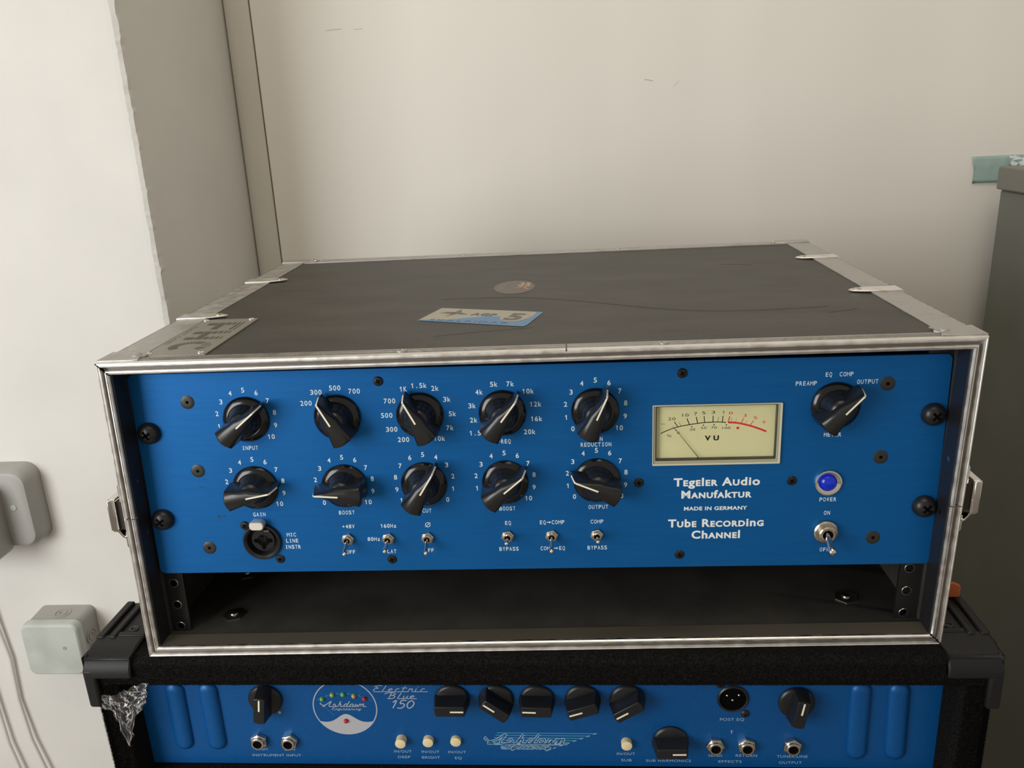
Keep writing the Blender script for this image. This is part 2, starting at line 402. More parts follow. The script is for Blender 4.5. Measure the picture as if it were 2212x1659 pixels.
# loose fibres along the edges of the carpet
rnd = random.Random(3); mb = MB()
def fibre(x, y, z, nx, ny, nz_, l):
    d = Vector((nx+rnd.uniform(-.8, .8), ny+rnd.uniform(-.8, .8), nz_+rnd.uniform(-.8, .8))).normalized()*l
    t = d.cross(Vector((rnd.random(), rnd.random(), rnd.random()))).normalized()*.11
    mb.face([mb.v(x-t.x, y-t.y, z-t.z), mb.v(x+t.x, y+t.y, z+t.z), mb.v(x+d.x, y+d.y, z+d.z)])
for i in range(26000):
    x = rnd.uniform(-BW, BW-2); q = rnd.random()
    if q < .5: fibre(x, -6, rnd.uniform(-18, -5), 0, -1, 0, rnd.uniform(.7, 1.6))
    elif q < .82:
        a = rnd.uniform(0, PI/2.2); fibre(x, .3-6.3*math.cos(a), -17.2-6*math.sin(a), 0, -math.cos(a), -math.sin(a), rnd.uniform(.6, 1.3))
    else: fibre(x, rnd.uniform(-4, 14), 0, 0, -.3, 1, rnd.uniform(.6, 1.4))
for i in range(22000):
    z = rnd.uniform(-150, -20)
    for x0, x1, sx in ((-BW, -270, -1), (264, BW-2, 1)):
        if rnd.random() < .5: fibre(rnd.uniform(x0+2, x1-2), -5.9, z, 0, -1, 0, rnd.uniform(.7, 1.6))
        else:
            a = rnd.uniform(0, PI/2); xe = x0 if sx < 0 else x1
            fibre(xe-sx*(6-6*math.cos(a)), .2-6*math.sin(a), z, sx*math.cos(a), -math.sin(a), 0, rnd.uniform(.6, 1.5))
for i in range(3500):
    fibre(rnd.uniform(-271, 265), 5.9, rnd.uniform(-125, -104), 0, -1, .3, rnd.uniform(.8, 1.8))
for i in range(1800):
    fibre(rnd.choice((-1, 1))*rnd.uniform(258, 284), rnd.uniform(45, 120), 0, 0, 0, 1, rnd.uniform(.8, 1.8))
o = obj('carpet_pile', mb, M_pile, AM, recalc=False); o['kind'] = 'stuff'

# corner protectors
def corner(sx, lab):
    ox = BW+3 if sx < 0 else BW+.5
    def X(a): return sx*(ox-a)               # a = distance inwards from the outer side
    def add(name, mb, par, **k):
        return obj(name, mb, M_corner, par, **k)
    prof = [(0, 0)]
    # section in y,z of the top-front wrap
    def wrap(a0, a1, th, zlow, yback):
        pts = [(yback, .0), (yback, 3.2), (14, 3.2), (5, 2.6), (-2, 1.0), (-6.5, -2.2), (-8.8, -6.5), (-9.4, -10), (-9.4, zlow), (-6, zlow), (-6, 0)]
        return pts
    m = MB(); pts = wrap(0, 0, 3, -13.5, 16)
    m.loft([[(X(a), y, z) for y, z in pts] for a in (.8, 33)])
    body = add('corner_protector', m, AM, bev=1.2)
    m = MB().box(min(X(0), X(8.5)), max(X(0), X(8.5)), -9.35, 14, -36, -7); add('front_leg', m, body, bev=2.0, seg=3)
    m = MB()                                 # top arm: tapering back, with ridges and a recessed slot
    poly = [(X(0), 4), (X(0), 48), (X(4), 56), (X(33), 56), (X(33), 10), (X(30), 6)]
    m.slab(poly if sx < 0 else poly[::-1], .1, 2.2); add('top_arm', m, body, bev=.8)
    for a0, a1 in ((0.4, 6), (9.5, 14)):
        m = MB().box(min(X(a0), X(a1)), max(X(a0), X(a1)), 12, 55, 1.5, 4.4); add('ridge', m, body, bev=1.1)
    m = MB().slab([(X(14), 14), (X(33), 14), (X(33), 18.5), (X(14), 18.5)], 1.5, 4.0); add('ridge', m, body, bev=1)
    m = MB().box(min(X(0), X(3)), max(X(0), X(3)), -5, 56, -34, 1); add('side_flange', m, body, bev=1)
    m = MB().lathe([(3.6, 0), (3.4, .7), (1.8, .9), (1.5, .3), (.1, .3)], (X(21), 23, 2.2), 16, 'z')
    obj('screw', m, M_blk3, body)
    return body
corner(-1, ''); corner(1, '')

PY = 16
pan2 = MB().prism(rrect(-271, 264.5, -103, -13, 1), PY, PY+2)
P2 = obj('control_panel', pan2, M_blue2, AM, bev=.3)
# embossed oblong ribs: shallow pillows pressed out of the panel
for xt, xb, zb in ((-244.1, -244.6, -90.5), (-220.6, -220.8, -90.5), (213.3, 213.6, -95), (237.2, 238.4, -95)):
    m = MB(); loops = []
    zt = -41.5
    for k, h in ((0, 0), (.25, .9), (1.0, 2.0), (2.4, 3.0), (4.2, 3.6), (5.8, 3.8)):
        r = 6.9-k; l = []
        for i in range(13):
            a = PI*i/12; l.append((xt+r*math.cos(a), PY-h, zt+r*math.sin(a)))
        for i in range(13):
            a = PI+PI*i/12; l.append((xb+r*math.cos(a), PY-h, zb+6.9+r*math.sin(a)))
        loops.append(l)
    obj('embossed_rib', m.loft(loops), M_blue2, P2, ang=60)
# printed circle meter
cx, cz, R_ = -126.7, -55.4, 21.9
m = MB(); m.ribbon([(cx+R_*math.cos(2*PI*i/72), cz+R_*math.sin(2*PI*i/72)) for i in range(73)], .75, PY-.06)
obj('printed_circle', m, M_greyprint, P2, recalc=False)
def hump(x):                                  # upper edge of the grey lower field
    t = (x-cx)/R_; return cz-12.6+7.2*math.exp(-(t/.36)**2)+2.6*abs(t)**4
m = MB(); n = 60; prev = None
for i in range(n+1):
    x = cx-R_*.93+2*R_*.93*i/n; zl = cz-math.sqrt(max(R_*R_-(x-cx)**2, 0)); zu = max(hump(x), zl)
    cur = (m.v(x, PY-.07, zl), m.v(x, PY-.07, zu))
    if prev: m.face([prev[0], cur[0], cur[1], prev[1]])
    prev = cur
obj('printed_field', m, M_greyprint, P2, recalc=False)
m = MB(); m.ribbon([(-141, -54.3), (-134.9, -62.2)], .25, PY-.06)
arc = [(-145.8, -49.6), (-143.8, -48.6), (-138, -46), (-131, -44.6), (-127, -44.2), (-121, -44.8), (-116, -46.2), (-110, -48.6), (-107.6, -49.9)]
m.ribbon(arc, .3, PY-.06)
for a, b in (((-138, -46.8), (-138.7, -44.9)), ((-130.6, -44.9), (-130.9, -43)), ((-123.2, -44.9), (-123, -43)), ((-116, -46.6), (-115.4, -44.6))): m.ribbon([a, b], .3, PY-.06)
obj('printed_scale', m, M_print3, P2, recalc=False)
for (x, z), mm, nm in zip(((-141.7, -48.4), (-134.3, -45), (-126.9, -44.6), (-119.5, -45.9), (-112.3, -48.1), (-127, -66.2)), (M_ledg, M_ledy, M_ledg, M_leda, M_ledr, M_ledr), ('green', 'yellow-green', 'green', 'amber', 'red', 'red')):
    obj('indicator_led', MB().lathe([(1.6, 0), (1.6, .8), (1.2, 1.6), (.5, 2)], (x, PY, z), 16), mm, AM, label='small round %s indicator light' % nm)
# script lettering drawn as strokes
GL = {'E': (1.3, [[(1.1, 1.8), (.75, 2), (.3, 1.8), (.3, 1.4), (.65, 1.15), (.2, .95), (0, .4), (.35, 0), (1.5, 0)], [(.3, 1.8), (.0, 1.5)]]),
 'l': (.8, [[(0, 0), (.1, .6), (.35, 2)], [(0, .0), (.9, 0)]]), 'e': (1.0, [[(0, 0), (.15, .45), (.5, .6), (.55, .88), (.35, 1), (.1, .7), (.05, .3), (.3, 0), (1.1, 0)]]),
 'c': (1.0, [[(.55, .8), (.35, 1), (.1, .65), (.05, .25), (.3, 0), (1.1, 0)]]), 't': (.9, [[(.3, 1.7), (.1, .2), (.25, 0), (1, 0)], [(-.15, 1.15), (.65, 1.15)]]),
 'r': (.95, [[(0, 0), (.15, 1), (.28, .8), (.55, .95), (.5, .2), (.7, 0), (1.05, 0)]]), 'i': (.8, [[(.15, 1), (.05, .2), (.2, 0), (.9, 0)], [(.25, 1.45), (.29, 1.6)]]),
 'B': (1.4, [[(.3, 1.9), (.1, 0)], [(-.7, 1.5), (-.3, 1.95), (.6, 1.95), (.9, 1.6), (.6, 1.15), (.25, 1.05)], [(.6, 1.1), (.95, .75), (.8, .2), (.3, 0), (-.1, .05)]]),
 'u': (1.0, [[(.1, 1), (.05, .2), (.25, 0), (.5, .3), (.65, 1), (.6, .15), (.8, 0), (1.1, 0)]]),
 'A': (1.5, [[(-.9, 1.35), (-1, 1.0), (-.4, .45), (.1, .05), (-.4, .0), (-.3, .35), (.3, .9), (.95, 2), (.75, .1), (1.6, 0)]]),
 's': (.9, [[(0, .05), (.4, .1), (.45, .45), (.2, 1), (.0, .4)], [(.1, 0), (1, 0)]]), 'h': (1.1, [[(.35, 2), (.05, 0)], [(.1, .5), (.4, 1), (.55, .75), (.5, .1), (.7, 0), (1.2, 0)]]),
 'd': (1.1, [[(.6, .9), (.3, 1), (.05, .55), (.1, .05), (.4, .05), (.6, .6)], [(.85, 2), (.6, .15), (.75, 0), (1.2, 0)]]),
 'o': (.95, [[(.4, 1), (.1, .7), (.1, .15), (.35, 0), (.6, .3), (.6, .8), (.4, 1)], [(.35, 0), (1.05, 0)]]),
 'w': (1.1, [[(.1, 1), (.05, .1), (.25, 0), (.45, .7), (.5, .1), (.7, 0), (.9, 1), (1.2, .2)]]), 'n': (1.0, [[(.1, 1), (0, 0)], [(.05, .5), (.4, 1), (.5, .75), (.45, .1), (.65, 0), (1.1, 0)]]),
 'g': (1.0, [[(.6, .9), (.3, 1), (.05, .5), (.25, .05), (.6, .6)], [(.7, 1), (.4, -.6), (.1, -.6), (.3, -.1), (1.1, .1)]]),
 '1': (.7, [[(0, 1.5), (.45, 2), (.15, 0)]]), '5': (1.15, [[(1.05, 2), (.45, 2), (.3, 1.2), (.7, 1.2), (.9, .7), (.55, 0), (0, .1)]]),
 '0': (1.1, [[(.6, 2), (.2, 1.5), (.1, .6), (.4, 0), (.8, .4), (.95, 1.4), (.6, 2)]]), 'E2': (1, [])}
def cr(P, n=4):
    if len(P) < 3: return P
    out = []
    for i in range(len(P)-1):
        p0, p1, p2, p3 = P[max(i-1, 0)], P[i], P[i+1], P[min(i+2, len(P)-1)]
        for k in range(n):
            t = k/n; out.append(tuple(.5*((2*p1[j])+(-p0[j]+p2[j])*t+(2*p0[j]-5*p1[j]+4*p2[j]-p3[j])*t*t+(-p0[j]+3*p1[j]-3*p2[j]+p3[j])*t**3) for j in (0, 1)))
    return out+[P[-1]]
def script(mb, s, x0, x1, z, xh, w, y, shear=.35):
    W = sum(GL[c][0] for c in s); kx = (x1-x0)/W; p = 0
    for c in s:
        for st in GL[c][1]: mb.ribbon([(x0+(p+a)*kx+shear*b*xh, z+b*xh) for a, b in cr(st)], w, y)
        p += GL[c][0]
m = MB(); script(m, 'Ashdown', -140.6, -112.2, -54.6, 2.1, .55, PY-.06); script(m, 'Engineering', -136, -115.6, -57.4, 1.0, .25, PY-.06); obj('script_lettering', m, M_greyprint, P2, recalc=False)
m = MB(); script(m, 'Electric', -106, -69, -42.6, 2.5, .45, PY-.06); script(m, 'Blue', -96.3, -77, -48.2, 2.4, .5, PY-.06); script(m, '150', -94.4, -79, -55.9, 3.1, .75, PY-.06, .25)
obj('script_lettering', m, M_greyprint, P2, recalc=False)
# winged logo
m = MB()
for i in range(8):
    z = -75.8-i*1.95; xe = 43.5-i*4.6; xs0 = (-24, -25, -26, -27, -28, -26, 15, 12)[i]
    m.ribbon([(xs0, z), (xe, z-.35)], .75 if i < 6 else .5, PY-.05)
obj('logo_wing', m, M_print3, P2, recalc=False)
m = MB()
for i in range(8):
    z = -76.1-i*1.95; xe = 43.8-i*4.6; m.flat([(xe-3.2, z-1.0), (xe-1, z-.4), (xe, z+.4), (xe-1.6, z+.2)], PY-.07)
script(m, 'Ashdown', -27.5, 23, -84.6, 3.9, 1.9, PY-.06, .45); m.ribbon([(-31, -85), (21, -84.9)], 1.0, PY-.06)
script(m, 'Engineering', -21.5, 12, -88.6, 1.7, 1.5, PY-.06, .35)
obj('logo_lettering', m, M_print2, P2, recalc=False)
m = MB(); script(m, 'Ashdown', -27.5, 23, -84.6, 3.9, .85, PY-.1, .45); script(m, 'Engineering', -21.5, 12, -88.6, 1.7, .45, PY-.1, .35)
obj('logo_lettering', m, M_print4, P2, recalc=False)
for s, x, z, h, w in (('HIGH', -190.1, -90.4, 2.1, 8.4), ('LOW', -169.6, -90.6, 2.1, 7.8), ('INSTRUMENT INPUT', -179.9, -95.7, 1.9, 35), ('IN/OUT', -90, -91.7, 2, 12.3), ('DEEP', -89.5, -96.5, 2, 8.6),
    ('IN/OUT', -70.8, -91.9, 2, 12.3), ('BRIGHT', -70.8, -96.7, 2, 12.6), ('IN/OUT', -52.3, -92, 2, 12.3), ('EQ', -51.8, -97, 2, 4.6), ('IN/OUT', 62.8, -92.5, 2, 12.2), ('SUB', 63.1, -97.8, 2, 7),
    ('SUB HARMONICS', 91.3, -98, 1.9, 30), ('POST EQ', 132.5, -64.2, 2, 15.6), ('SEND', 122.3, -93.4, 2, 9), ('RETURN', 142.8, -93.3, 2, 14), ('EFFECTS', 132.2, -98.3, 1.9, 15.3), ('TUNER/LINE', 172.8, -93.8, 2, 20), ('OUTPUT', 171.8, -98.8, 1.9, 15)):
    lettering(P2, s, x, z, h, w, M_print2, y=PY-.06, bold=0)
m = MB(); m.ribbon([(132.5, -75.6), (132.5, -72.8)], .5, PY-.06); m.ribbon([(131.7, -73.5), (133.3, -73.5)], .4, PY-.06); obj('printed_arrow', m, M_greyprint, P2, recalc=False)
obj('printed_dot', MB().flat(circ(-172.9, -59.7, 1.1, 12), PY-.06), M_greyprint, P2, recalc=False)

# amplifier knobs: flat skirt with a tall grip bar
def amp_knob():
    k = obj('control_knob', MB().lathe([(11.7, 0), (11.7, 1.4), (10.9, 2.4), (10.2, 2.8)], (0, 0, 0), 48), M_blk2, AM)
    m = MB(); lo = []
    for h, hw, L2 in ((2.2, 5.0, 11.2), (3.5, 4.7, 10.9), (12.8, 3.9, 9.5), (13.4, 3.6, 9.1)):
        r = math.hypot(hw, L2); l = []
        a0 = math.asin(hw/r)
        for sgn in (0, PI):
            for i in range(7):
                t = sgn+PI/2-a0*(1-i/3.) ; l.append((r*math.cos(t), -h, r*math.sin(t)))
        lo.append(l)
    obj('grip_bar', m.loft(lo), M_blk2, k, bev=.3)
    obj('indicator_line', MB().box(-.55, .55, -13.52, -13.3, .3, 9.1), M_line, k)
    return k
KN = [(-181.1, -49.1, 8), (-52.5, -48.8, 90), (-22.8, -48.8, -52), (4.4, -49.1, -88), (34.6, -49, -108), (64.1, -49, -122), (92.2, -81.9, 89), (173.2, -50.9, 10)]
k0 = amp_knob()
for i, (x, z, a) in enumerate(KN):
    lc, rt = (x, PY, z+.6), (0, math.radians(a), 0)
    if i == 0: k0.location = Vector(lc)*S; k0.rotation_euler = rt
    else: copy_tree(k0, AM, lc, rt)
# jacks
def jack():
    j = obj('jack_socket', MB().lathe([(6.3, 0), (6.3, 2.6), (5.9, 3.1), (4.5, 3.1)], (0, 0, 0), 6, ph=PI/6), M_nickel, AM, bev=.25)
    obj('threaded_collar', MB().lathe([(4.6, 2.8), (4.6, 4.9), (4.2, 5.2), (3.2, 5.2), (3.1, 4.0)], (0, 0, 0), 24, cap=False), M_nickel, j)
    obj('socket_hole', MB().lathe([(3.3, 3.2), (3.25, 4.3)], (0, 0, 0), 24), M_hole, j)
    return j
j0 = jack()
for i, (x, z) in enumerate(((-190.2, -82.6), (-168.7, -82.9), (121.8, -84.3), (142.4, -84.3), (172, -84.4))):
    if i == 0: j0.location = Vector((x, PY, z))*S
    else: copy_tree(j0, AM, (x, PY, z), (0, .3*i, 0))
for x, z, l in ((-89.9, -81.2, 5.4), (-71.2, -81.5, 3.8), (-52.3, -81.7, 2.8), (63.2, -82.6, 4.4)):
    b = obj('push_button', MB().lathe([(3.6, -.2), (3.6, l-.2), (3.2, l)], (x, PY, z), 24), M_button, AM)
# male three-pin socket
xl = obj('xlr_socket', MB().lathe([(10.2, 0), (10.2, .9), (9.4, 1.6), (8.6, 1.2), (8.3, -6)], (132.5, PY, -47.6), 40, cap=False), M_blk2, AM)
obj('socket_hole', MB().lathe([(10, .2), (8.6, .3)], (132.5, PY, -47.6), 32), M_hole, xl)
for x, z in ((128.6, -44.6), (136.2, -44.3), (132.2, -48.2)): obj('contact_pin', MB().lathe([(.75, 0), (.75, 1.2), (.3, 1.7)], (x, PY, z), 10), M_chrome, xl)
for x, z in ((140.8, -59.4), (124.2, -36.6)):
    obj('panel_screw', MB().lathe([(2.8, 0), (2.8, .6), (2, 1.4), (.9, 1.6), (.8, .9)], (x, PY, z), 18), M_blk3, AM)

# crumpled clear film hanging at the amplifier's left side
rnd = random.Random(11); m = MB(); top = [(-279, -26), (-272, -25), (-264, -22), (-256, -18), (-246, -15.5)]
G = []; nx, nr = 22, 26
def lerp_pts(P, t):
    t = t*(len(P)-1); i = min(int(t), len(P)-2); f_ = t-i; return tuple(P[i][k]*(1-f_)+P[i+1][k]*f_ for k in range(2))
bot = [(-279.5, -33), (-273, -41), (-267, -66), (-259, -42), (-249, -30)]
for i in range(nx+1):
    row = []
    for j in range(nr+1):
        a, b = lerp_pts(top, i/nx), lerp_pts(bot, i/nx); t = j/nr
        x = a[0]+(b[0]-a[0])*t; z = a[1]+(b[1]-a[1])*t
        d = 4.5*noise.noise(Vector((x*.22, z*.22, 1)))+rnd.uniform(-1, 1)
        row.append(m.v(x+rnd.uniform(-.7, .7), -10.5+d*.7, z+rnd.uniform(-.7, .7)))
    G.append(row)
for i in range(nx):
    for j in range(nr): m.face([G[i][j], G[i+1][j], G[i+1][j+1]]); m.face([G[i][j], G[i+1][j+1], G[i][j+1]])
pf = tag(obj('plastic_film', m, M_film, None, ang=5, recalc=False), 'crumpled clear plastic film hanging at the left of the amplifier panel', 'plastic film')
pf.matrix_world = Matrix.Translation(Vector((-8, 0, -.1))*S) @ Matrix.Rotation(-.021, 4, 'Z') @ Matrix.Rotation(-.0072, 4, 'Y')
m = MB().loft([[(x, y, z) for x, z in ((268, .2), (285, .2), (285, 8.5), (281, 10.5), (268, 13))] for y in (52, 55)])
m.box(268, 284, 54, 66, .2, 1.8)
og = tag(obj('orange_clip', m, M_tag, None, bev=.5), 'small bent orange plastic piece behind the flight case right corner, on the amplifier', 'clip')
og.matrix_world = Matrix.Translation(Vector((-8, 0, 3.6))*S) @ Matrix.Rotation(-.021, 4, 'Z') @ Matrix.Rotation(-.0072, 4, 'Y')

# ---------------------------------------------------------------- flight case (slightly racked out of square)
FC = thing('flight_case', 'grey-black rack flight case with aluminium edges, on top of the amplifier', 'flight case')
W2, HC, DC = 250., 197., 352.
def cw(x, y, z):
    u = (x+W2)/(2*W2); t = z/HC
    X = (1-t)*((1-u)*-252.3+u*247.1)+t*((1-u)*-248.6+u*250.9)
    Z = (1-t)*((1-u)*-1.9+u*1.7)+t*((1-u)*196.4+u*196.8)
    X += y/DC*((1-u)*5.0+u*4.0); Y = y*(1+.028*u)
    return X, Y, Z
def part(name, mb, m, parent=FC, **k): return obj(name, mb, m, parent, fn=cw, **k)
mb = MB()
for i in range(1): mb.box(-248, 248, 9, DC-1, HC-8, HC-1)
TOP = part('top_panel', mb, M_lam)
part('side_panel', MB().box(-249, -243.3, 3, DC-1, 2, HC-2), M_lam); part('side_panel', MB().box(243.3, 249, 3, DC-1, 2, HC-2), M_lam)
part('bottom_panel', MB().box(-248, 248, 3, DC-1, .5, 6.2), M_liner); part('rear_panel', MB().box(-248, 248, DC-8, DC-1, 1, HC-2), M_liner)
# inner lining
part('inner_ledge', MB().box(-242.7, 242.7, 2.2, 14.6, 5.4, 7.1), M_dust, label='dusty scuffed ledge')
part('inner_floor', MB().box(-242.5, 242.5, 15.2, DC-8, 5.0, 6.2), M_liner)
for sx in (-1, 1):
    part('inner_lining', MB().box(min(sx*242.9, sx*242.2), max(sx*242.9, sx*242.2), 16.5, DC-9, 6.5, HC-8), M_liner)
    part('inner_side', MB().box(min(sx*243, sx*242), max(sx*243, sx*242), 2.2, 16, 6.9, HC-7), M_ply)
# front edge profile, four sides mitred; the uprights are in two halves
prof = [(0, 11.5), (0, 1.1), (.4, .3), (1.1, 0), (1.5, .35), (1.7, .05), (2.4, .15), (2.7, .8), (2.75, 3.4), (4.6, 3.4), (4.65, .7), (5.0, .1), (5.6, 0), (5.8, 1.1), (6.0, 1.1), (6.1, .05), (6.7, .2), (7.2, 1.0), (7.2, 2.6), (5, 5)]
def rail(side, a=None, b=None):
    m = MB(); rows = []
    for k in (0, 1):
        row = []
        for d, y in prof:
            if side == 'top': row.append(((-W2+d) if k == 0 else (W2-d), y, HC-d))
            elif side == 'bottom': row.append(((-W2+d) if k == 0 else (W2-d), y, d))
            else:
                sx = -1 if side == 'left' else 1; z = (d if a is None else a) if k == 0 else (HC-d if b is None else b)
                row.append((sx*(W2-d), y, z))
        rows.append(row)
    m.loft(rows); o = part('edge_profile', m, M_alu, ang=28)
    m = MB()                                  # dark strip in the groove: grime and groove shade put into its colour
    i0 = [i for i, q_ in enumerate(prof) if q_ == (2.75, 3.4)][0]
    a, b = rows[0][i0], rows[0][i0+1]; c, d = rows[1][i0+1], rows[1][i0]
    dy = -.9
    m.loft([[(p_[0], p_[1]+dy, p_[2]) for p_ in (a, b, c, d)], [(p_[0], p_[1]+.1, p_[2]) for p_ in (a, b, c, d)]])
    part('groove_floor', m, M_grimeshade, o)
    return o
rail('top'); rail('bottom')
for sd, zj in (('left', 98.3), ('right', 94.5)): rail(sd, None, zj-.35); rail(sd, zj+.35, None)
# mitre gaps
for sx, z0, z1 in ((-1, HC-.3, HC-7.4), (1, .2, 7.6)):
    m = MB(); a = .35
    m.prism([(sx*(W2-.2)-a, z0), (sx*(W2-.2)+a, z0), (sx*(W2-7.3)+a, z1), (sx*(W2-7.3)-a, z1)], -.05, 1.5); part('mitre_gap', m, M_hole)
# aluminium angle on top: side strips, front ledge and thin back strip
part('edge_strip', MB().box(-W2, W2, 3, 11.2, HC-1.2, HC), M_alu_top, bev=.3)
part('edge_strip', MB().box(-W2, W2, DC-15, DC, HC-1.2, HC+.1), M_alu_top, bev=.3)
def strip(sx, y0, y1):
    m = MB().box(min(sx*W2, sx*(W2-20.3)), max(sx*W2, sx*(W2-20.3)), y0, y1, HC-1.2, HC-.1)
    m.box(min(sx*W2, sx*(W2-1.2)), max(sx*W2, sx*(W2-1.2)), y0, y1, HC-22, HC-.1)
    return part('edge_strip', m, M_alu_top, bev=.3)
strip(-1, 11.4, DC-15.4); strip(1, 11.4, DC-15.4)
for sx in (-1, 1):                           # lower edges
    m = MB().box(min(sx*W2, sx*(W2-1.2)), max(sx*W2, sx*(W2-1.2)), 12, DC, 0, 22); part('edge_strip', m, M_alu_top)
# corner plates and strap clamps with rivets
def rivet(x, y, z=HC, r=3.0, par=FC, m=M_nickel):
    return part('rivet', MB().lathe([(r, -.2), (r*.95, .4), (r*.6, 1.0), (r*.2, 1.2)], (x, y, z), 16, 'z'), m, par)
def clamp(sx, y0, y1, nose, corner_=False, zz=HC):
    pts = [(W2+.6, y0), (W2-20, y0+.3), (W2-24, y0+1), (nose, y0+4 if not corner_ else y0+7), (nose-3.0, (y0+y1)/2), (nose, y1-4), (W2-24, y1-1), (W2+.6, y1)]
    poly = [(sx*a, b) for a, b in pts]
    if sx < 0: poly = poly[::-1]
    m = MB().slab(poly, zz-.2, zz+1.0)
    m.box(min(sx*(W2+.7), sx*(W2-.3)), max(sx*(W2+.7), sx*(W2-.3)), y0, y1, zz-21, zz+.9)
    return part('edge_clamp', m, M_alu if not corner_ else M_alu_top, bev=.35)
for sx, y, w_ in ((-1, 108, 13), (-1, 240, 15), (1, 119, 14), (1, 253, 14)):
    clamp(sx, y, y+w_, W2-31); rivet(sx*(W2-28), y+w_*.5, HC+.8)
for sx in (-1, 1):
    clamp(sx, 3.0, 22, W2-22, True); rivet(sx*(W2-19), 13, HC+.9, 3.2, m=M_alu_top)
    clamp(sx, DC-14, DC+.5, W2-34, True); rivet(sx*(W2-31), DC-7, HC+.9)
for x, y in ((-73, 7.2), (75.5, 7.2)): part('rivet', MB().lathe([(3.2, -.2), (2.9, .5), (1.4, .7), (1.2, .3)], (x, y, HC), 16, 'z'), M_alu_top)
for x, y in ((-76, DC-6), (72, DC-6)): rivet(x, y, HC, 2.6, m=M_alu_top)
# small dent at the joint in the front top edge
part('edge_joint', MB().box(20.6, 21.4, -.1, 11.5, HC-1.1, HC+.15), M_meterdark)
# scuffs on the laminate: dark rubbed streaks
m = MB(); m.ribbon([cr([(-70, 150), (-40, 149), (-10, 146), (40, 122), (90, 92), (135, 82), (190, 86)])[i] for i in range(25)], 1.7, HC-.93, 'xy')
m.ribbon([(-60, 42), (-30, 50), (0, 56)], .8, HC-.93, 'xy'); m.ribbon([(185, 70), (200, 74), (206, 78)], .9, HC-.92, 'xy'); m.ribbon([(150, 250), (165, 246), (175, 241)], 1.4, HC-.92, 'xy')
part('scuff_mark', m, M_scuff, recalc=False)
# stickers
def quadmap(A, B, Cc, D): return lambda u, v_: tuple(A[k]*(1-u)*(1-v_)+B[k]*u*(1-v_)+Cc[k]*u*v_+D[k]*(1-u)*v_ for k in (0, 1))
q = quadmap((-65.6, 119.7), (6.4, 96.6), (-4.7, 58.3), (-77.1, 84.4))   # u along the length, v towards the viewer
def up(uvs, z, mb_): mb_.flatz([q(*a) for a in uvs], HC+z-.9)
m = MB(); up([(0, .02), (.01, 0), (.985, 0), (1, .05), (1, .9), (.985, 1), (.02, 1), (0, .97)], .10, m)
ST = part('rectangular_sticker', m, M_beige, recalc=False, label='blue and beige sticker with a large number 5')
m = MB(); up([(.0, .93), (.12, .9), (.28, .8), (.42, .62), (.55, .46), (.66, .44), (.78, .6), (.88, .66), (.94, .5), (.95, .2), (.93, .01), (.985, .01), (1, .05), (1, .9), (.985, 1), (.02, 1)], .16, m); part('blue_field', m, M_stblue, ST, recalc=False)
m = MB(); up([(.805+.125*math.cos(a), .42+.33*math.sin(a)) for a in [2*PI*i/32 for i in range(32)]], .22, m); part('pale_oval', m, M_beige, ST, recalc=False)
m = MB()
up([(.13, .1), (.225, .33), (.19, .47), (.10, .33), (.2, .36)], .24, m)
m2 = MB(); m2.flatz([q(*a) for a in ((.09, .30), (.2, .28), (.215, .06), (.265, .3), (.35, .40), (.285, .42))], HC-.66); 
m2.flatz([q(*a) for a in ((.06, .38), (.20, .32), (.24, .40), (.175, .62), (.205, .42))], HC-.66)
def ttop(mb_, s, u, v_, h, w, ang, bold=.02, shear=0, z=HC-.64):
    V, F = text_geom(s, bold, 1.1, None); x0, x1 = min(p[0] for p in V), max(p[0] for p in V); kx = w/(x1-x0); ky = h/(CAP[0] or .7)
    cx_, cy_ = (u, v_); ca, sa = math.cos(ang), math.sin(ang); vs_ = []
    for p in V:
        a, b = (p[0]-(x0+x1)/2)*kx, (p[1]-(CAP[0] or .7)/2)*ky; vs_.append(mb_.v(cx_+a*ca-b*sa, cy_+a*sa+b*ca, z))
    for f_ in F: mb_.face([vs_[i] for i in f_])
CAP[0] = max(p[1] for p in text_geom('H')[0])
ang = math.atan2(96.6-119.7, 72)
ttop(m2, 'AGP', *q(.50, .36), 6.2, 18, ang, .04); ttop(m2, '5', *q(.805, .42), 17, 11.5, ang, .05)
m3 = MB(); ttop(m3, 'SKALRIDAR', *q(.46, .87), 4.0, 56, ang, -.005); part('sticker_print', m3, M_stfaint, ST, recalc=False)
m.bm.free(); part('sticker_print', m2, M_stgrey, ST, recalc=False)
ocx, ocy = -18.4, 185; 
m = MB(); m.flatz([(ocx+15.8*math.cos(a), ocy+25.5*math.sin(a)) for a in [2*PI*i/40 for i in range(40)]], HC-.86)
OV = part('oval_sticker', m, M_oval, recalc=False, label='faded translucent round sticker with orange mark')
m = MB()
for k in (-11, -8.3): m.ribbon([(ocx+k-1, ocy-12), (ocx+k+.5, ocy+14)], 1.4, HC-.82, 'xy')
part('sticker_print', m, M_oval2, OV, recalc=False)
m = MB(); m.ribbon([(ocx+1, ocy-5), (ocx+13, ocy+2)], 2.6, HC-.80, 'xy'); m.ribbon([(ocx+2.5, ocy+7), (ocx+11, ocy-10)], 2.6, HC-.80, 'xy'); part('sticker_print', m, M_orange, OV, recalc=False)
m = MB(); ttop(m, '35', ocx+8, ocy+9, 12, 9, -.1, .04, z=HC-.78); part('sticker_print', m, M_beige, OV, recalc=False)
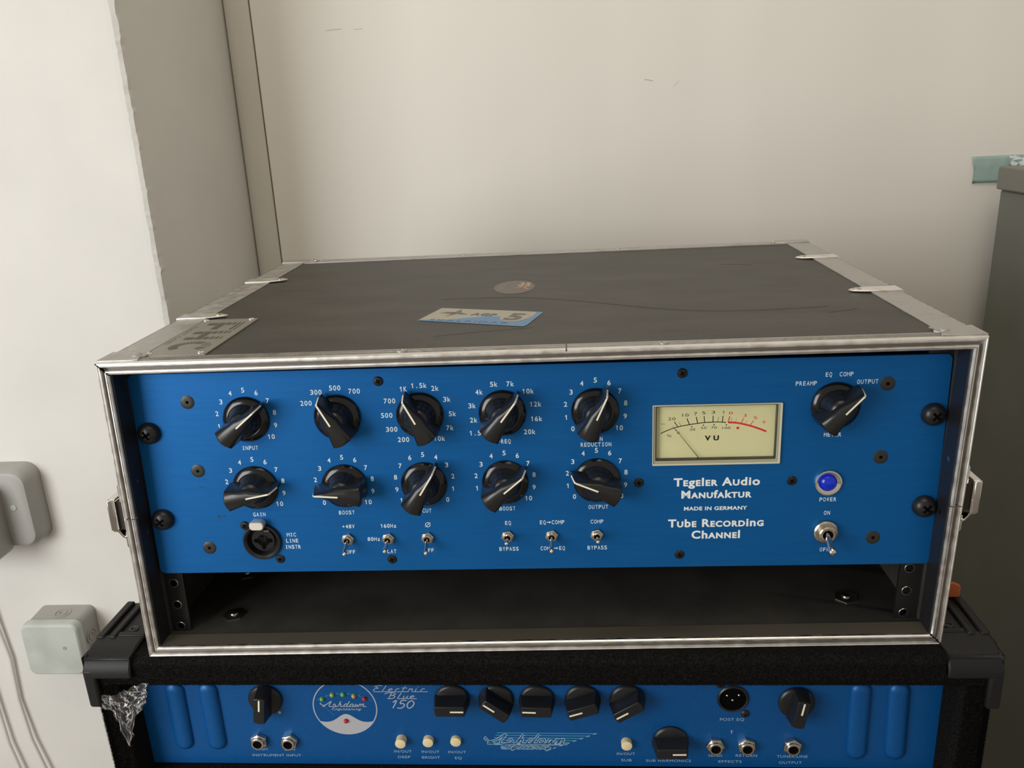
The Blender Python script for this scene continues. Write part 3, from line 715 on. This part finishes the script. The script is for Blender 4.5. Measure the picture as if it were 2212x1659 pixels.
# riveted badge plate
m = MB().slab([(-228.6, 13.5), (-191, 13.5), (-191, 104.5), (-228.6, 104.5)], HC-1, HC+.05)
BD = part('badge_plate', m, M_badge, bev=.2, label='riveted metal badge with striped dark letters')
m = MB()
def bt(u, v_): return (-229.5+u*1.14-1, 104.5-v_*1.02+2)     # u: up the letters, v: reading direction
def bar(mb_, u0, u1, v0, v1, z=HC+.09): mb_.flatz([bt(u0, v0), bt(u1, v0), bt(u1, v1), bt(u0, v1)], z)
for u0, u1 in ((9, 14.6), (15.2, 19.4), (20.1, 22.8), (23.7, 25.8), (26.8, 28.3), (29.4, 30.4)):
    bar(m, u0, u1, 13, 19)                                        # F stem
    if u0 in (15.2, ): bar(m, u0, u1, 19, 31)
    if u0 in (26.8, 29.4): bar(m, u0, u1, 19, 33)
    bar(m, u0, u1, 36, 42); bar(m, u0, u1, 50, 56)                 # H
    if u0 in (15.2, ): bar(m, u0, u1, 42, 50)
cu_, cv_ = 19.5, 72
for i in range(26):                                              # C
    a0, a1 = math.radians(40+280*i/26), math.radians(40+280*(i+.75)/26)
    if 60 < math.degrees(a0) < 140 and i % 2: continue
    pts_ = [bt(cu_+r*1.0*math.sin(a), cv_+r*.95*math.cos(a)) for r, a in ((6.2, a0), (11.3, a0), (11.3, a1), (6.2, a1))]
    m.flatz(pts_, HC+.09)
ttop(m, 'FLIGHT CASES', -226, 62, 2.6, 46, -PI/2, 0, z=HC+.09)
part('badge_print', m, M_badgeink, BD, recalc=False)
for x, y in ((-226, 101), (-194.5, 101), (-194.5, 17), (-226, 17.5)): rivet(x, y, HC, 2.1, BD, M_chrome)

# rack rails with square-spaced holes
def holes_rail(xc, x0, x1):
    hs = [circ(xc, z, 2.7, 16) for z in [9.8+16.1*i for i in range(11)]]
    m = MB().plate([(x0, 4.5), (x1, 4.5), (x1, 188), (x0, 188)], hs, 20.2, 22.2)
    r = part('rack_rail', m, M_blk3, bev=0)
    ox = x0 if xc < 0 else x1
    part('rail_flange', MB().box(min(ox, ox+(-1.8 if xc < 0 else 1.8)), max(ox, ox+(-1.8 if xc < 0 else 1.8)), 20.2, 44, 4.5, 188), M_blk2, r)
    m = MB()
    for z in [9.8+16.1*i for i in range(11)]: m.lathe([(3.2, 0), (3.0, .25), (2.7, .25), (2.6, -1.5)], (xc, 20.2, z), 16, cap=False)
    part('hole_rim', m, M_steel, r)
    return r
holes_rail(-236.4, -241.5, -229.5); holes_rail(233.8, 228, 241.5)
for x, y in ((-207, 38), (206, 44), (-218, 92)):                   # bolt plates on the inner floor
    b = part('bolt_plate', MB().lathe([(8, 0), (8, .7), (6.8, 1.2)], (x, y, 6.2), 6, 'z', ph=.3), M_steel)
    part('bolt_head', MB().lathe([(3.2, 1), (3, 2.4), (1.5, 3)], (x, y, 6.2), 14, 'z'), M_nickel, b)
# butterfly latches at the sides
def latch(sx, lab, dz=0):
    def X(a, b): return (min(sx*(W2+a), sx*(W2+b)), max(sx*(W2+a), sx*(W2+b)))
    b = part('butterfly_latch', MB().box(*X(0, 1.2), 2.5, 27, 77+dz, 119+dz), M_chrome, bev=.4, label=lab)
    part('latch_tab', MB().loft([[(sx*(W2+1.0), y, z) for y, z in ((3, 107+dz), (14, 107+dz), (14, 119.5+dz), (5, 121+dz), (3, 119+dz))], [(sx*(W2+2.8), y, z) for y, z in ((4, 107+dz), (13, 107+dz), (13, 118+dz), (6, 119.5+dz), (4, 118+dz))]]), M_chrome, b, bev=.5)
    part('latch_tab', MB().loft([[(sx*(W2+1.0), y, z) for y, z in ((3, 76+dz), (14, 76+dz), (14, 87+dz), (3, 87+dz))], [(sx*(W2+2.8), y, z) for y, z in ((4, 77+dz), (13, 77+dz), (13, 87+dz), (4, 87+dz))]]), M_chrome, b, bev=.5)
    part('latch_core', MB().box(*X(1, 6.5), 5, 25, 88+dz, 107+dz), M_rubber, b, bev=.4)
    m = MB(); sec = [(5.4, 3.6), (6.4, 2.4), (9.6, 2), (10.4, 3), (10.2, 5), (9.3, 5.6), (8.9, 3.6), (6.9, 3.8), (5.9, 4.8)]
    m.loft([[(sx*(W2+a), y, z) for a, y in sec] for z in (89+dz, 109+dz)]); part('latch_wing', m, M_chrome, b, bev=.3)
    part('latch_wing', MB().loft([[(sx*(W2+a), y, z) for a, y in ((6, 5), (10.3, 3), (10.3, 26), (6, 26))] for z in (107.5+dz, 109+dz)]), M_chrome, b, bev=.3)
    m = MB(); m.loft([[(sx*(W2+a), y, z) for a, z in ((9.5, 88+dz), (6.5, 87.6+dz), (4, 84+dz), (2.2, 83+dz), (2.2, 84+dz), (3.6, 85.4+dz), (6, 89+dz), (9.5, 89.4+dz))] for y in (3, 26)]); part('latch_hook', m, M_chrome, b, bev=.2)
    return b
latch(-1, 'chrome butterfly latch on the left side', 1); latch(1, 'chrome butterfly latch on the right side', 0)
for y, z in ((9, 121), (10, 86)):
    part('liner_rivet', MB().lathe([(1.7, 0), (1.3, .6)], (241.9, y, z), 12, 'x', cap=True), M_nickel)
    part('liner_rivet', MB().lathe([(1.5, 0), (1.2, .5)], (-242, y+1, z-2), 12, 'x', cap=True), M_blk3)

# ---------------------------------------------------------------- recording channel, bolted in the rack
PA = thing('rack_preamp', 'blue rack-mounted recording channel with black pointer knobs and a meter, inside the flight case', 'audio device', (.23, 16.77, 116.66), (-0.0290, 0.0041, 0.0026))
hole_m = rrect(71.9, 146.8, 2.2, 39.7, .6, 2)
FP = obj('front_panel', MB().plate(rrect(-241.3, 241.3, -66.25, 66.25, 3.6, 8), [hole_m, circ(-172.1, -44.4, 11.3, 40)], 0, 3), M_blue, PA, bev=.25)
obj('chassis', MB().box(-214, 214, 30, 250, -62, 62), M_blk2, PA, bev=1)
obj('chassis_tray', MB().box(-214, 214, 3, 30, -62, -60.5), M_blk2, PA)
# screws
def screw_set(name, pts, prof_, m_, cross=None, hexr=None, lab=None):
    o0 = None
    for i, (x, z) in enumerate(pts):
        if o0 is None:
            o0 = obj(name, MB().lathe(prof_, (0, 0, 0), 28), m_, PA)
            mm_ = MB()
            hz = prof_[-1][1]
            if cross:
                for a in (.5, .5+PI/2):
                    ca, sa = math.cos(a), math.sin(a); L_, w_ = cross
                    mm_.prism([(ca*L_-sa*w_, sa*L_+ca*w_), (-ca*L_-sa*w_, -sa*L_+ca*w_), (-ca*L_+sa*w_, -sa*L_-ca*w_), (ca*L_+sa*w_, sa*L_-ca*w_)], -hz-.03, -hz+.3)
            if hexr: mm_.prism(circ(0, 0, hexr, 6), -hz-.03, -hz+.3)
            obj('drive_recess', mm_, M_hole, o0); o0.location = Vector((x, 0, z))*S
        else: copy_tree(o0, PA, (x, 0, z), (0, random.uniform(0, 1.5), 0))
screw_set('rack_screw', [(-233.2, 29.2), (-233.6, -28.2), (233.6, 30.4), (233.8, -27.6)], [(6.9, -1), (6.9, .8), (6.7, 2), (5.9, 3.6), (4.4, 5.0), (2.2, 5.7), (2.0, 5.75)], M_blk2, cross=(3.0, .75))
screw_set('hex_screw', [(-206.8, 48.3), (-206.7, 3.8), (-206.8, -48.6), (206.2, 49.5), (205.9, 4.3), (205.6, -48)], [(4.3, 0), (4.3, .12), (3.6, .45), (2.1, .5)], M_hexscrew, hexr=1.1)
screw_set('panel_screw', [(-89.8, 58.5), (-90.6, -58.4), (88.7, 58.8), (89.1, -57.8), (63.9, -9.3), (155, -9.8), (-182, -33.6), (-162.1, -57)], [(3.0, 0), (3.0, .15), (2.5, .8), (1.6, 1.0)], M_blk3, cross=(1.6, .35))

# pointer knobs
def knob():
    k = obj('pointer_knob', MB().lathe([(14.1, .3), (14.2, .9), (14.0, 1.5), (10.6, 3.1), (10.2, 3.1), (9.8, 3.0)], (0, 0, 0), 64), M_blk, PA, ang=50)
    lo = []
    def outline(hw_tail, tail, waist, tip, h, tw):
        pts_ = [(-tw, tip), (-waist*.5, tip*.55), (-waist, 1), (-waist*1.02, -3.5), (-hw_tail, tail+1.2)]
        for i in range(1, 6):
            t = -1+2*i/6; pts_.append((hw_tail*t, tail+1.2*(t*t)-.2))
        pts_ += [(hw_tail, tail+1.2), (waist*1.02, -3.5), (waist, 1), (waist*.5, tip*.55), (tw, tip)]
        return [(x, -h, z) for x, z in pts_]
    for a_ in ((7.1, -14.4, 6.3, 17.2, 2.6, .8), (6.9, -14.1, 5.6, 16.9, 8, .7), (6.7, -13.9, 5.0, 15.5, 14.6, .6), (6.2, -13.7, 4.4, 15.0, 16.4, .6), (4.8, -13.6, 3.2, 14.6, 17.5, .55), (2.6, -13.5, 1.8, 14.4, 17.95, .5), (.5, -13.4, .5, 14.3, 18.05, .3)): lo.append(outline(*a_))
    obj('pointer_bar', MB().loft(lo), M_bar, k, ang=48)
    obj('hub', MB().lathe([(9.9, 2.9), (9.0, 4.2), (8.3, 6.5), (7.9, 9.2), (7.2, 11.6), (5.8, 13.3), (3.8, 14.3), (1, 14.7)], (0, 0, 0), 48), M_bar, k, ang=60)
    m = MB(); w_ = .5
    pl_ = [(0.0, 18.0), (14.2, 18.0), (15.1, 17.2), (16.9, 8.2)]
    A_ = [m.v(-w_, -h-.06, z) for z, h in pl_]; B_ = [m.v(w_, -h-.06, z) for z, h in pl_]
    A2 = [m.v(-w_, -h+.5, z-.3) for z, h in pl_]; B2 = [m.v(w_, -h+.5, z-.3) for z, h in pl_]
    for i in range(3): m.face([A_[i], A_[i+1], B_[i+1], B_[i]]); m.face([A_[i], A2[i], A2[i+1], A_[i+1]]); m.face([B_[i], B_[i+1], B2[i+1], B2[i]])
    obj('indicator_line', m, M_line, k)
    return k
KB = [(-172, 36.8, 50), (-116.3, 36.8, -28), (-66.4, 37, -27), (-16.9, 37.1, 36.5), (38, 37, 24), (177.5, 37.1, 43), (-172, -7.8, 79), (-116.2, -7.8, -86), (-66.8, -7.4, 32), (-17, -7.3, 50), (38.5, -7.1, -67)]
k0 = knob()
for i, (x, z, a) in enumerate(KB):
    if i == 0: k0.location = Vector((x, 0, z))*S; k0.rotation_euler = (0, math.radians(a), 0)
    else: copy_tree(k0, PA, (x, 0, z), (0, math.radians(a), 0))

# dial numbers
def scale_ring(kx, kz, items, h=2.95):
    m = MB()
    for s_, dx, dz in items: mono(m, s_, kx+dx, kz+dz, h, 2.5)
    obj('dial_numbers', m, M_print, FP, recalc=False)
def num(kx, kz, z0, r=18.0, rev=False):
    it = []
    for i in range(11):
        a = math.radians((i-5)*26.2); s_ = str(10-i if rev else i); it.append((s_, (r+(.3 if s_ == '10' else 0))*math.sin(a), z0+r*math.cos(a)))
    scale_ring(kx, kz, it)
num(-172, 36, 1.05); num(38.3, 36, 1.9); num(-172, -8.5, 1.2); num(-116.3, -8.5, 1.4); num(-66.5, -8.5, 2.1, rev=True); num(-17, -8.5, 2.1); num(38.5, -8, 2.1)
scale_ring(-116.3, 36, [('200', -18.2, 9.9), ('300', -11.5, 16.6), ('500', .1, 19), ('700', 11.6, 16.7)])
scale_ring(-66.5, 36, [('200', -10.9, -14.5), ('300', -17.6, -7.8), ('500', -19.9, 1.1), ('700', -17.5, 10.1), ('1K', -8.8, 17.3), ('1.5k', .7, 19.2), ('2k', 10.2, 17.3), ('3k', 16.9, 10.3), ('5k', 19.7, 1.2), ('7k', 17.7, -7.6), ('10k', 10.9, -14.3)])
scale_ring(-17, 36, [('1.5k', -15.6, -11.3), ('2k', -17.3, -3.1), ('3k', -17.8, 5.9), ('4k', -13.2, 14.2), ('5k', -4.3, 18.9), ('7k', 5.4, 18.9), ('10k', 15.7, 14.1), ('12k', 19.9, 6), ('16k', 20.2, -3.1), ('20k', 15.9, -11.2)])
for s_, x, z, w_ in (('INPUT', -172.1, 18.2, 9.8), ('GAIN', -171.9, -26.1, 8.2), ('BOOST', -116.5, -25.8, 10), ('CUT', -66.3, -25.4, 6), ('FREQ', -16.6, 19, 8.2), ('BOOST', -16.4, -24.9, 10.2), ('GAIN', 38.3, 19.3, 8.2), ('REDUCTION', 38.3, 15.8, 18.8), ('OUTPUT', 39.3, -24.8, 12.3),
    ('MIC', -153.1, -40.3, 6.3), ('LINE', -153.1, -44.5, 8.2), ('INSTR', -153, -48.8, 10.2), ('+48V', -116.4, -35.3, 8.2), ('OFF', -116.5, -52.9, 6.4), ('160Hz', -91.2, -35.3, 10), ('80Hz', -101.1, -44.2, 8.1), ('FLAT', -91.4, -52.9, 8.3), ('OFF', -66.6, -52.5, 6.4),
    ('EQ', -16.4, -34.6, 4.1), ('BYPASS', -16.5, -52.3, 12.4), ('BYPASS', 38.4, -52.3, 12.5), ('COMP', 38.4, -34.6, 8.3), ('METER', 177.1, 19.0, 10.5), ('POWER', 177.1, -22.4, 10.3), ('ON', 177.1, -31.2, 4.1), ('OFF', 177.2, -55.7, 6.4),
    ('PREAMP', 160, 50.8, 12.6), ('EQ', 172.5, 55.8, 4.1), ('COMP', 182.5, 55.8, 8.3), ('OUTPUT', 194.8, 51, 12.7), ('EQ', 5.1, -34.6, 4.1), ('COMP', 14.5, -34.6, 8.2), ('COMP', 7.1, -52.3, 8.2), ('EQ', 16.6, -52.3, 4.1)):
    m = MB(); mono(m, s_, x, z, 2.5, 2.08); obj('lettering', m, M_print, FP, recalc=False)
m = MB()
for x, z in ((8.8, -34.6), (12.8, -52.3)):
    m.ribbon([(x-1.3, z), (x+.5, z)], .45, -.06); m.flat([(x+.2, z-.8), (x+1.4, z), (x+.2, z+.8)], -.06)
m.ribbon([(-66.4+1.45*math.cos(2*PI*i/24), -35+1.45*math.sin(2*PI*i/24)) for i in range(25)], .38, -.06); m.ribbon([(-68, -36.5), (-64.8, -33.5)], .38, -.06)
obj('printed_symbol', m, M_print, FP, recalc=False)
M_logo = mat('cream_print', (.80, .82, .78), .5)
for s_, sm, x, z, h, w_ in (('Tegeler Audio', ' s s ss  s   ', 110.5, -9.6, 4.9, 51.4), ('Manufaktur', ' sss s sss', 110.6, -17.7, 4.7, 42.1), ('Tube Recording', ' s s  sssss  ss', 110.7, -36.7, 4.9, 57.8), ('Channel', '  ssss ', 110.9, -44.5, 4.9, 29.4)):
    sm = (sm+' '*20)[:len(s_)]
    lettering(FP, s_, x, z, h, w_, M_logo, bold=.032, small=sm, space=1.12)
lettering(FP, 'MADE IN GERMANY', 110.3, -27, 2.25, 38, M_logo, bold=.03)
# chips in the paint
m = MB(); rr = random.Random(5)
for x, z, a in ((-196.5, -28, 2.6), (-206, -7, 1.5), (-203, -2, 1.2)):
    for k_ in range(5):
        px_, pz_ = x+rr.uniform(-a, a), z+rr.uniform(-a*.6, a*.6); m.flat([(px_+rr.uniform(.4, 1)*a*.35*math.cos(t), pz_+rr.uniform(.3, .8)*a*.3*math.sin(t)) for t in [2*PI*i/8 for i in range(8)]], -.05)
obj('paint_chip', m, M_chip, FP, recalc=False)

# combined microphone and jack socket
cs = obj('combo_socket', MB().lathe([(12.2, -.5), (12.2, 1.4), (11.8, 2.1), (11.0, 2.2), (9.6, 1.0), (9.4, -3)], (-172.1, 0, -44.4), 56, cap=False), M_blk2, PA)
obj('socket_insert', MB().lathe([(9.5, -3.2), (8.6, -3.0), (7.4, -2.9), (7.3, -1.2), (2, -1.2)], (-172.1, 0, -44.4), 40), M_blk3, cs)
m = MB(); m.prism(circ(-172.1, -44.8, 4.0, 24), -.2+1.4, 1.0+1.4)
for a in (0, PI, -PI/2): m.prism(circ(-172.1+4.6*math.cos(a), -44.8+4.6*math.sin(a), 1.5, 12), 1.15, 2.4)
obj('contact_hole', m, M_hole, cs)
m = MB().loft([[(x, y, z) for x, z in rrect(-177.3+k, -168.3-k, -34.4+k, -28.9-k, 2.2, 6)] for y, k in ((0, .3), (-5.4, 0), (-6.0, .35))])
obj('release_tab', m, M_tab, cs, ang=20, label='silver oval release tab')
obj('guide_key', MB().box(-169.5, -166.5, -2.2, 0, -37, -36.2), M_chrome, cs)

# toggle switches
def toggle(sc, tip):
    t = obj('toggle_switch', MB().lathe([(4.2*sc, 0), (4.2*sc, 1.4*sc), (3.7*sc, 1.8*sc), (2.8*sc, 1.8*sc)], (0, 0, 0), 6 if sc < 1.2 else 36, ph=.2), M_nickel, PA, bev=.15)
    obj('collar', MB().lathe([(2.95*sc, 1.6*sc), (2.95*sc, 3.3*sc), (2.6*sc, 3.6*sc), (1.8*sc, 3.6*sc), (1.7*sc, 2.2*sc)], (0, 0, 0), 24, cap=False), M_nickel, t)
    obj('collar_hole', MB().lathe([(1.9*sc, 1.5*sc), (1.85*sc, 2.6*sc)], (0, 0, 0), 20), M_hole, t)
    b = Vector((0, -2.4*sc, 0)); e = Vector(tip); d = (e-b)
    pts_ = [b+d*k_ for k_ in (0, .25, .6, .85, .95, 1.0, 1.04)]
    obj('lever', MB().tube(pts_, [.85*sc, 1.0*sc, 1.2*sc, 1.45*sc, 1.4*sc, 1.0*sc, .3*sc], 14), M_chrome, t, ang=60)
    return t
TG = [(-117.4, -43.9, (-.2, -12, -5.3)), (-91.9, -43.9, (-.7, -11.2, -4.3)), (-67.1, -43.8, (.1, -12, -5.6)), (-17, -43.5, (-.1, -13, 1.0)), (10.3, -43.6, (-.2, -12, -5.6)), (38.1, -43.5, (.2, -13, 1.3))]
td = toggle(1.0, TG[0][2]); td.location = Vector((TG[0][0], 0, TG[0][1]))*S
for x, z, t_ in TG[1:]:
    t2 = toggle(1.0, t_); t2.location = Vector((x, 0, z))*S
tp_ = toggle(1.75, (.3, -16, -7.6)); tp_.location = Vector((176.6, 0, -43.2))*S
# power light
pl = obj('power_light', MB().lathe([(8.3, 0), (8.3, 1.2), (7.9, 2.0), (7.2, 2.3), (5.2, 1.3), (4.9, .4)], (176.2, 0, -11.2), 48, cap=False), M_chrome, PA)
obj('blue_lens', MB().lathe([(4.9, .3), (4.7, 1.4), (3.9, 2.5), (2.4, 3.2), (.8, 3.5)], (176.2, 0, -11.2), 40), M_blueled, pl, ang=60, label='glowing blue lens')

# needle meter
DX, DZ = .55, -1.1                           # the dial lies 2.6 mm behind the panel face
me_ = obj('meter', MB().plate(rrect(71.9, 146.8, 2.2, 39.7, .5, 2), [rrect(73.5, 144.6, 4.6, 38.9, .4, 2)], -.9, 2.4), M_meterframe, PA, bev=.2)
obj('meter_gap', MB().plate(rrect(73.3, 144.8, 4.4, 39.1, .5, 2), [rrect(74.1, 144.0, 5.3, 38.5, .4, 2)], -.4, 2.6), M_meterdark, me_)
obj('outer_rim', MB().plate(rrect(71.7, 147.0, 1.9, 39.8, .5, 2), [rrect(72.2, 145.9, 2.9, 39.3, .4, 2)], -1.6, -.2), M_meterrim, me_, bev=.15)
obj('dial_plate', MB().box(72.5, 146.2, 2.5, 4, 2.8, 39.2), M_cream, me_)
YD = 2.44
def D(x, z): return (x+DX, z+DZ)
m = MB()
arcp = [(76.3, 22.0), (80, 23.8), (84, 25.3), (88, 26.4), (93.3, 27.3), (98.1, 28.0), (102.2, 28.4), (107.2, 28.6), (111, 28.6), (114.8, 28.2)]
m.ribbon([D(*p) for p in cr(arcp)], .55, YD)
for a, b, w_ in (((84.4, 29.3), (86.6, 25.9), .5), ((87, 28.9), (88.4, 26.6), .2), ((91.8, 31.2), (93.3, 27.4), .55), ((97.2, 32.1), (98.1, 28.2), .55), ((101.8, 32.5), (102.2, 28.7), .5), ((107.1, 32.6), (107.1, 28.7), .5), ((110.3, 31.7), (110.1, 28.7), .2), ((112.9, 32.4), (112.6, 28.6), .5), ((76.3, 28.1), (78.9, 28), .22)): m.ribbon([D(*a), D(*b)], w_, YD)
for s_, x, z, h, w_ in (('20', 82.9, 31.2, 1.8, 4.3), ('10', 90.9, 33.3, 1.8, 3.8), ('7', 96.8, 34, 1.8, 1.9), ('5', 101.6, 34.5, 1.8, 2.1), ('3', 107.1, 34.7, 1.8, 2.1), ('30', 95.1, 24.2, 1.55, 3.3), ('50', 101.7, 25.1, 1.55, 3.3), ('70', 107.8, 25.1, 1.55, 3.2), ('100', 115.1, 24.8, 1.55, 4.7), ('0', 86.8, 22.3, 1.4, 1.5), ('%', 81.5, 20.5, 1.5, 2.9)):
    text(m, s_, x+DX, z+DZ, h, w_, y=YD, bold=.0)
mono(m, '1', 113.2+DX, 34.5+DZ, 1.8, 1.9, y=YD, t=.17); text(m, 'V', 104.3+DX, 18.6+DZ, 2.8, 3.6, y=YD, bold=.05); text(m, 'U', 109.3+DX, 18.6+DZ, 2.8, 3.3, y=YD, bold=.05)
for x, z in ((94.7, 26), (101.6, 26.8), (107.8, 27), (115.1, 26.7), (85.4, 23.9)): m.flat(circ(x+DX, z+DZ, .42, 10), YD)
obj('scale_print', m, M_ink, me_, recalc=False)
m = MB(); m.ribbon([D(*p) for p in cr([(116, 28.2), (120.5, 27.9), (124, 27.2), (129, 25.8), (134, 24), (138.6, 22)])], 1.15, YD)
for a, b, w_ in (((116.9, 32), (115.9, 28.4), .5), ((118.2, 31), (117.6, 28.4), .2), ((120.9, 30.5), (120.3, 28.2), .2), ((124.9, 30.6), (123.7, 27.6), .45), ((127.1, 29.2), (126.3, 27.2), .2), ((130.8, 28.9), (129, 26.2), .42), ((135.9, 28), (138.2, 28), .3), ((137.05, 29.1), (137.05, 26.9), .3)): m.ribbon([D(*a), D(*b)], w_, YD)
m.flat(circ(121.8+DX, 24.6+DZ, .85, 14), YD)
for s_, x, z in (('0', 117.4, 34), ('3', 125.6, 32.3), ('5', 131.8, 30.7)): text(m, s_, x+DX, z+DZ, 1.8, 2.2, y=YD, bold=0)
obj('scale_print', m, M_red, me_, recalc=False, label='red overload part of the scale')
obj('needle', MB().tube([(100.7+.3, 1.2, 3.6), (83.6+.3, 1.2, 26.0)], [.2, .12], 6), M_ink, me_)
m = MB().box(73, 145.2, .35, .6, 3.6, 38.9); obj('meter_glass', m, M_glass, me_, label='clear meter window')
